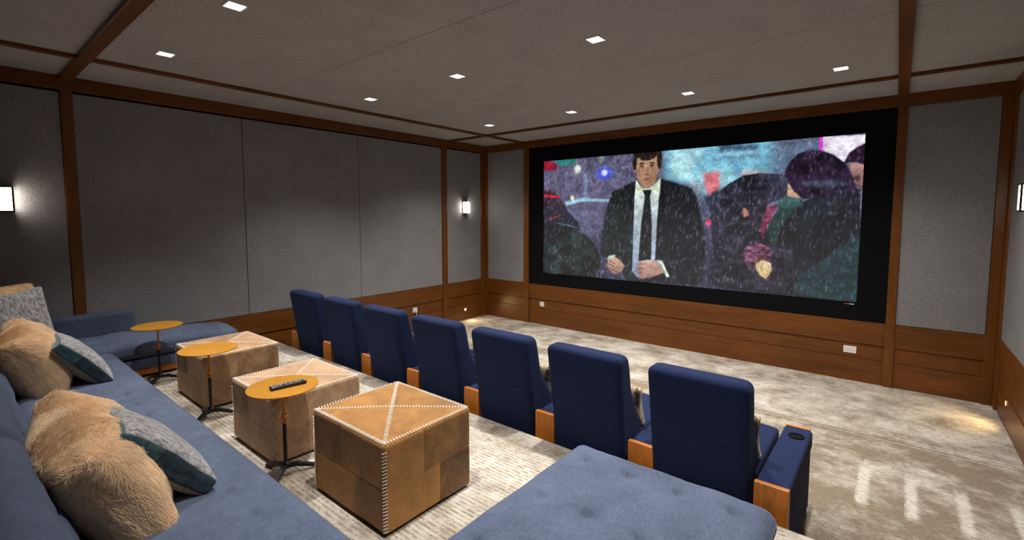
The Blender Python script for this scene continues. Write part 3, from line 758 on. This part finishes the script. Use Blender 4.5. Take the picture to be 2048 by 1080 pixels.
# ------------------------------------------------------------------ side tables
def side_table(x, y, zt, rz, label):
    t = empty('side_table', (x, y, PZ), rz); h = zt-PZ
    MB().lathe([(0, h-.006), (.175, h-.006), (.178, h-.004), (.178, h), (.175, h+.0005), (0, h+.0005)], n=72).build('table_top', M['brass'], t, smooth='auto')
    MB().lathe([(.0065, h-.165), (.0065, h-.02), (.022, h-.012), (.022, h-.006)], n=16).build('upper_rod', M['brass'], t, smooth='auto')
    c = MB().lathe([(.0, h-.205), (.0135, h-.205), (.0135, h-.19), (.011, h-.187), (.011, h-.172), (.0145, h-.169), (.0145, h-.155), (.0, h-.155)], n=20)
    c.build('height_collar', M['copper'], t, smooth='auto')
    k = MB().tube([(-.010, 0, h-.18), (-.030, 0, h-.18), (-.040, 0, h-.18)], [.004, .004, .007], 10); k.build('locking_knob', M['copper'], t, smooth='auto')
    MB().lathe([(.0105, .055), (.0105, h-.205)], n=16).build('lower_post', M['blackmetal'], t, smooth='auto')
    MB().lathe([(.0, .040), (.019, .040), (.021, .048), (.021, .066), (.012, .074), (.0, .074)], n=20).build('hub', M['blackmetal'], t, smooth='auto')
    for i in range(3):
        a = 2*PI*i/3; R = Matrix.Rotation(a, 4, 'Z'); m = MB()
        pr = [(.010, .062, .040), (.055, .060, .036), (.172, .018, .002)]
        vs = []
        for r, zu, zl in pr:
            hw = .011
            for s in (-1, 1): vs += [R @ Vector((r, s*hw, zu)), R @ Vector((r, s*hw, zl))]
        fs = []
        for q in range(2):
            o = q*4; fs += [(o, o+4, o+5, o+1), (o+2, o+3, o+7, o+6), (o, o+2, o+6, o+4), (o+1, o+5, o+7, o+3)]
        fs += [(0, 1, 3, 2), (8, 10, 11, 9)]
        m.add(vs, fs).build('leg', M['blackmetal'], t, bevel=.002)
    tag(t, label, 'side table', 'round brass side tables'); return t
side_table(3.184, -5.101, 0.877, math.radians(70), 'round brass side table holding a remote control, nearest of the three')
side_table(2.044, -5.087, 0.871, math.radians(60), 'empty round brass side table in front of the furthest ottoman')
side_table(0.923, -5.101, 0.868, math.radians(75), 'small looking brass side table beside the left chaise, furthest of the three')
rc = empty('remote_control', (3.216, -5.087, 0.8778), math.radians(82)); ln, wd_ = .182, .043
rbox('remote_body', (ln, wd_, .018), .007, (10, 4, 2), M['rubber'], rc, (0, 0, .009), k=2)
for i in range(13):
    for j in range(3):
        if (i*3+j) % 7 == 5: continue
        m = MB().box(-.085+i*.0135, -.085+i*.0135+.008, -.0155+j*.0118, -.0155+j*.0118+.0072, .0175, .0198); m.build('key', M['key'], rc)
tag(rc, 'black remote control lying on the nearest brass side table', 'remote control')

# ------------------------------------------------------------------ sectional sofa
def mattress(name, x0, x1, y0, y1, z0, z1, parent, tx, ty, crown=.02, r=.05, depth=.016, seed=1, mat=None, creases=True):
    w, d, h = x1-x0, y1-y0, z1-z0; cx, cy = (x0+x1)/2, (y0+y1)/2
    def disp(p, n):
        X = p[:, 0]+cx; Y = p[:, 1]+cy; up = np.clip(n[:, 2], 0, 1)**2; d_ = np.zeros(len(p))
        fu = np.cos(np.clip(2*p[:, 0]/w, -1, 1)*PI/2)**.5; fv = np.cos(np.clip(2*p[:, 1]/d, -1, 1)*PI/2)**.5
        d_ += crown*fu*fv*(n[:, 2] > .3)
        gx = np.abs(X[:, None]-np.array(tx)); gy = np.abs(Y[:, None]-np.array(ty)); mx = gx.min(1); my = gy.min(1)
        rr = np.sqrt(mx**2+(my)**2)
        d_ -= up*depth*np.exp(-(rr/.022)**2)*.8+up*depth*.45*np.exp(-(rr/.09)**2)
        if creases:
            j = vnoise(p, 9, seed)*.012
            d_ -= up*depth*.34*np.exp(-((my+j)/.010)**2)*np.exp(-(mx/.085)**2)+up*depth*.22*np.exp(-((mx+j)/.010)**2)*np.exp(-(my/.09)**2)
        d_ += up*(vnoise(p, 4, seed)*.006+vnoise(p*np.array([1, .6, 1]), 11, seed+3)*.0035+vnoise(p*np.array([1, .5, 1]), 26, seed+4)*.0015)
        side = 1-np.abs(n[:, 2]); d_ += side*(vnoise(p, 8, seed+5)*.004+.008*np.cos(np.clip(p[:, 2]/h*2, -1, 1)*PI/2))
        return n*d_[:, None]
    nn = (max(8, int(w/.012)), max(8, int(d/.012)), 6)
    return rbox(name, (w, d, h), r, nn, mat or M['sofa'], parent, (cx, cy, (z0+z1)/2), disp, k=3)
def base(parent, x0, x1, y0, y1):
    MB().box(x0, x1, y0, y1, .458, .550).build('frame', M['sofa'], parent, bevel=.008)
    MB().box(x0+.015, x1-.015, y0+.01, y1-.015, .405, .458).build('plinth_rail', M['chairwood'], parent, bevel=.003)
    for x in (x0+.08, x1-.12):
        for y in (y0+.08, y1-.14): MB().box(x, x+.05, y, y+.05, PZ, .405).build('leg', M['chairwood'], parent, bevel=.003)
# long seat
sf = empty('sofa', (0, 0, 0))
mattress('seat_cushion', .715, 4.50, -6.0, -5.36, .552, .667, sf, [.72+.235*i+.1 for i in range(16)], [-5.54, -5.79], .012, .055, .014, 3)
base(sf, .725, 4.49, -6.28, -5.39)
def backcushion(x0, x1, seed, parent):
    w = x1-x0; h = .36; d = .18; cx = (x0+x1)/2
    def disp(p, n):
        d_ = .012*np.cos(np.clip(2*p[:, 0]/w, -1, 1)*PI/2)**.6*np.cos(np.clip(2*p[:, 2]/h, -1, 1)*PI/2)**.6*np.clip(n[:, 1], 0, 1)
        X = p[:, 0]; mx = np.abs((X+w/2) % .3-.15)
        d_ -= np.clip(n[:, 1], 0, 1)*.014*np.exp(-((X+w/2) % .3-.15)**2/.0006)*.6
        d_ -= np.clip(n[:, 1], 0, 1)*.012*np.exp(-((p[:, 2]-.02)/.02)**2)
        d_ += vnoise(p, 6, seed)*.010+vnoise(p, 15, seed+1)*.004
        o = n*d_[:, None]; o[:, 1] += -.13*(p[:, 2]/h+.5)
        return o
    return rbox('back_cushion', (w, d, h), .07, (int(w/.03), 6, 18), M['sofa'], parent, (cx, -6.07, .855), disp, k=4)
for i, (a, b_) in enumerate(((.73, 1.98), (1.99, 3.24), (3.25, 4.50))): backcushion(a, b_, 30+i, sf)
MB().box(.74, 4.48, -6.40, -6.30, .46, .98).build('back_frame', M['sofa'], sf, bevel=.03, seg=4)
tag(sf, 'long slate blue velvet sofa with tufted seat carrying the throw pillows', 'sofa')
cr = empty('chaise_lounge', (0, 0, 0))
mattress('seat_cushion', 4.522, 5.402, -6.0, -4.245, .552, .669, cr, [4.63, 4.845, 5.06, 5.275], [-4.37, -4.74, -5.11, -5.48], .012, .05, .024, 7)
base(cr, 4.52, 5.39, -6.28, -4.28)
backcushion(4.52, 5.39, 44, cr)
tag(cr, 'slate blue velvet chaise with tufted top in the foreground, right end of the sofa', 'chaise', 'chaises at both ends of the sofa')
clg = empty('chaise_lounge', (0, 0, 0))
mattress('seat_cushion', .19, .705, -6.0, -4.39, .552, .672, clg, [.30, .45, .61], [-4.56, -4.84, -5.12, -5.40], .085, .06, .020, 9)
base(clg, .05, .695, -6.28, -4.42)
rbox('armrest', (.15, 1.15, .40), .03, (6, 30, 12), M['sofa'], clg, (.105, -5.66, .705), lambda p, n: n*(vnoise(p, 5, 3)*.003)[:, None], k=3)
tag(clg, 'slate blue velvet chaise with low arm along the left wall, left end of the sofa', 'chaise', 'chaises at both ends of the sofa')

# ------------------------------------------------------------------ throw pillows
def fur_pillow(dims, T, seed, nh, label, L=.040):
    w, th, h = dims
    t = pillow('fur_pillow', w, h, th, M['furskin'], seed=seed, edge=.22, T=None, wav=.02)
    t.matrix_world = T
    me = t.data; me.calc_loop_triangles(); nv = len(me.vertices); co = np.zeros(nv*3); me.vertices.foreach_get('co', co); co = co.reshape(-1, 3)
    tr = np.zeros(len(me.loop_triangles)*3, np.int32); me.loop_triangles.foreach_get('vertices', tr); tr = tr.reshape(-1, 3)
    A, B, C = co[tr[:, 0]], co[tr[:, 1]], co[tr[:, 2]]; cr_ = np.cross(B-A, C-A); ar = np.linalg.norm(cr_, axis=1); nr = cr_/np.maximum(ar, 1e-12)[:, None]
    rg = np.random.default_rng(seed); idx = rg.choice(len(tr), nh, p=ar/ar.sum()); a = rg.random(nh); b = rg.random(nh); fl = a+b > 1; a[fl] = 1-a[fl]; b[fl] = 1-b[fl]
    P = A[idx]+(B-A)[idx]*a[:, None]+(C-A)[idx]*b[:, None]; n = nr[idx]
    flow = np.stack([vnoise(P, 6, seed+11), vnoise(P, 6, seed+12), vnoise(P, 6, seed+13)], 1)*.9+np.array([.15, 0, -.75])
    flow += rg.normal(0, .26, (nh, 3)); flow -= n*(flow*n).sum(1, keepdims=True)
    ln = L*(.6+.6*rg.random(nh))[:, None]; K = 4; pts = np.zeros((nh, K, 3))
    for k in range(K):
        s = k/(K-1); pts[:, k] = P-n*.001+ln*s*(n*(.62-.34*s)+flow*(.35+.55*s))
    hc = bpy.data.hair_curves.new('fur_pile'); hc.add_curves([K]*nh)
    hc.attributes['position'].data.foreach_set('vector', pts.astype(np.float32).ravel())
    ra = hc.attributes.new('radius', 'FLOAT', 'POINT') if 'radius' not in hc.attributes else hc.attributes['radius']
    ra.data.foreach_set('value', np.tile(np.array([.00055, .0005, .00036, .0001], np.float32), nh))
    hc.materials.append(M['fur']); ho = bpy.data.objects.new('fur_pile', hc); COL.objects.link(ho); ho.parent = t; ho['kind'] = 'stuff'
    tag(t, label, 'throw pillow', 'cream fur pillows on the sofa'); return t
fur_pillow((.80, .27, .43), place((3.33, -5.885, .825), (1, .02, .0), (.05, 1, .60)), 51, 120000, 'large cream fur pillow on the sofa nearest the camera')
fur_pillow((.60, .26, .44), place((1.36, -5.885, .855), (1, .12, 0), (.15, 1, .45)), 52, 60000, 'cream fur pillow lying mid sofa beyond the largest fur pillow')
fur_pillow((.50, .16, .46), place((.66, -5.97, 1.04), (.6, -.8, .05), (.75, .6, .2)), 53, 16000, 'tan fur pillow peeking out behind the grey pillow at the far end')
def boxed_pillow(w, h, th, T, label, seed, tm1, tm2):
    """grey front, tan back, teal gusset band round the rim in two shades"""
    def disp(p, nr):
        u = p[:, 0]/(w/2); v = p[:, 2]/(h/2); d = np.zeros_like(p)
        fat = (np.clip(1-np.abs(u)**2.6, 0, 1)**.5)*(np.clip(1-np.abs(v)**2.6, 0, 1)**.5)
        d[:, 1] = p[:, 1]*(.34+.85*fat)-p[:, 1]+vnoise(p, 9, seed)*.006*np.sign(p[:, 1])
        d[:, 0] = -p[:, 0]*.06*(1-v**2)*u**2; d[:, 2] = -p[:, 2]*.06*(1-u**2)*v**2
        d += nr*(vnoise(p, 24, seed)*.0025)[:, None]
        return d
    def mf(c, n):
        side = np.abs(n[:, 1]) < .62
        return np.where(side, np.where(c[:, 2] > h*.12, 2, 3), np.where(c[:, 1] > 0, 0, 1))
    o = rbox('boxed_pillow', (w, th, h), .016, (34, 5, 34), None, None, disp=disp, k=3, mats=[M['chenille'], M['pillowtan'], tm1, tm2], mfun=mf)
    o.matrix_world = T
    pp = MB(); 
    tag(o, label, 'throw pillow', 'grey and teal boxed pillows on the sofa'); return o
boxed_pillow(.43, .43, .15, place((3.39, -5.735, .842), (1, .03, .0), (-.02, .74, .66)), 'grey pillow with teal gusset leaning on the large fur pillow', 61, M['teal'], M['tealdk'])
boxed_pillow(.40, .40, .14, place((1.45, -5.675, .825), (1, .05, .0), (.02, .78, .62)), 'grey pillow with teal gusset at the far side of the middle fur pillow', 62, M['teal'], M['tealdk'])
gp = pillow('square_pillow', .52, .56, .16, M['chenille'], seed=71, edge=.15); gp.matrix_world = place((1.05, -5.93, 1.00), (.55, .83, -.05), (.80, -.55, .28))
gp.matrix_world = place((.98, -5.95, .985), (-.5, .86, .05), (.86, .48, .22))
tag(gp, 'plain grey chenille pillow standing at the far end of the sofa', 'throw pillow')
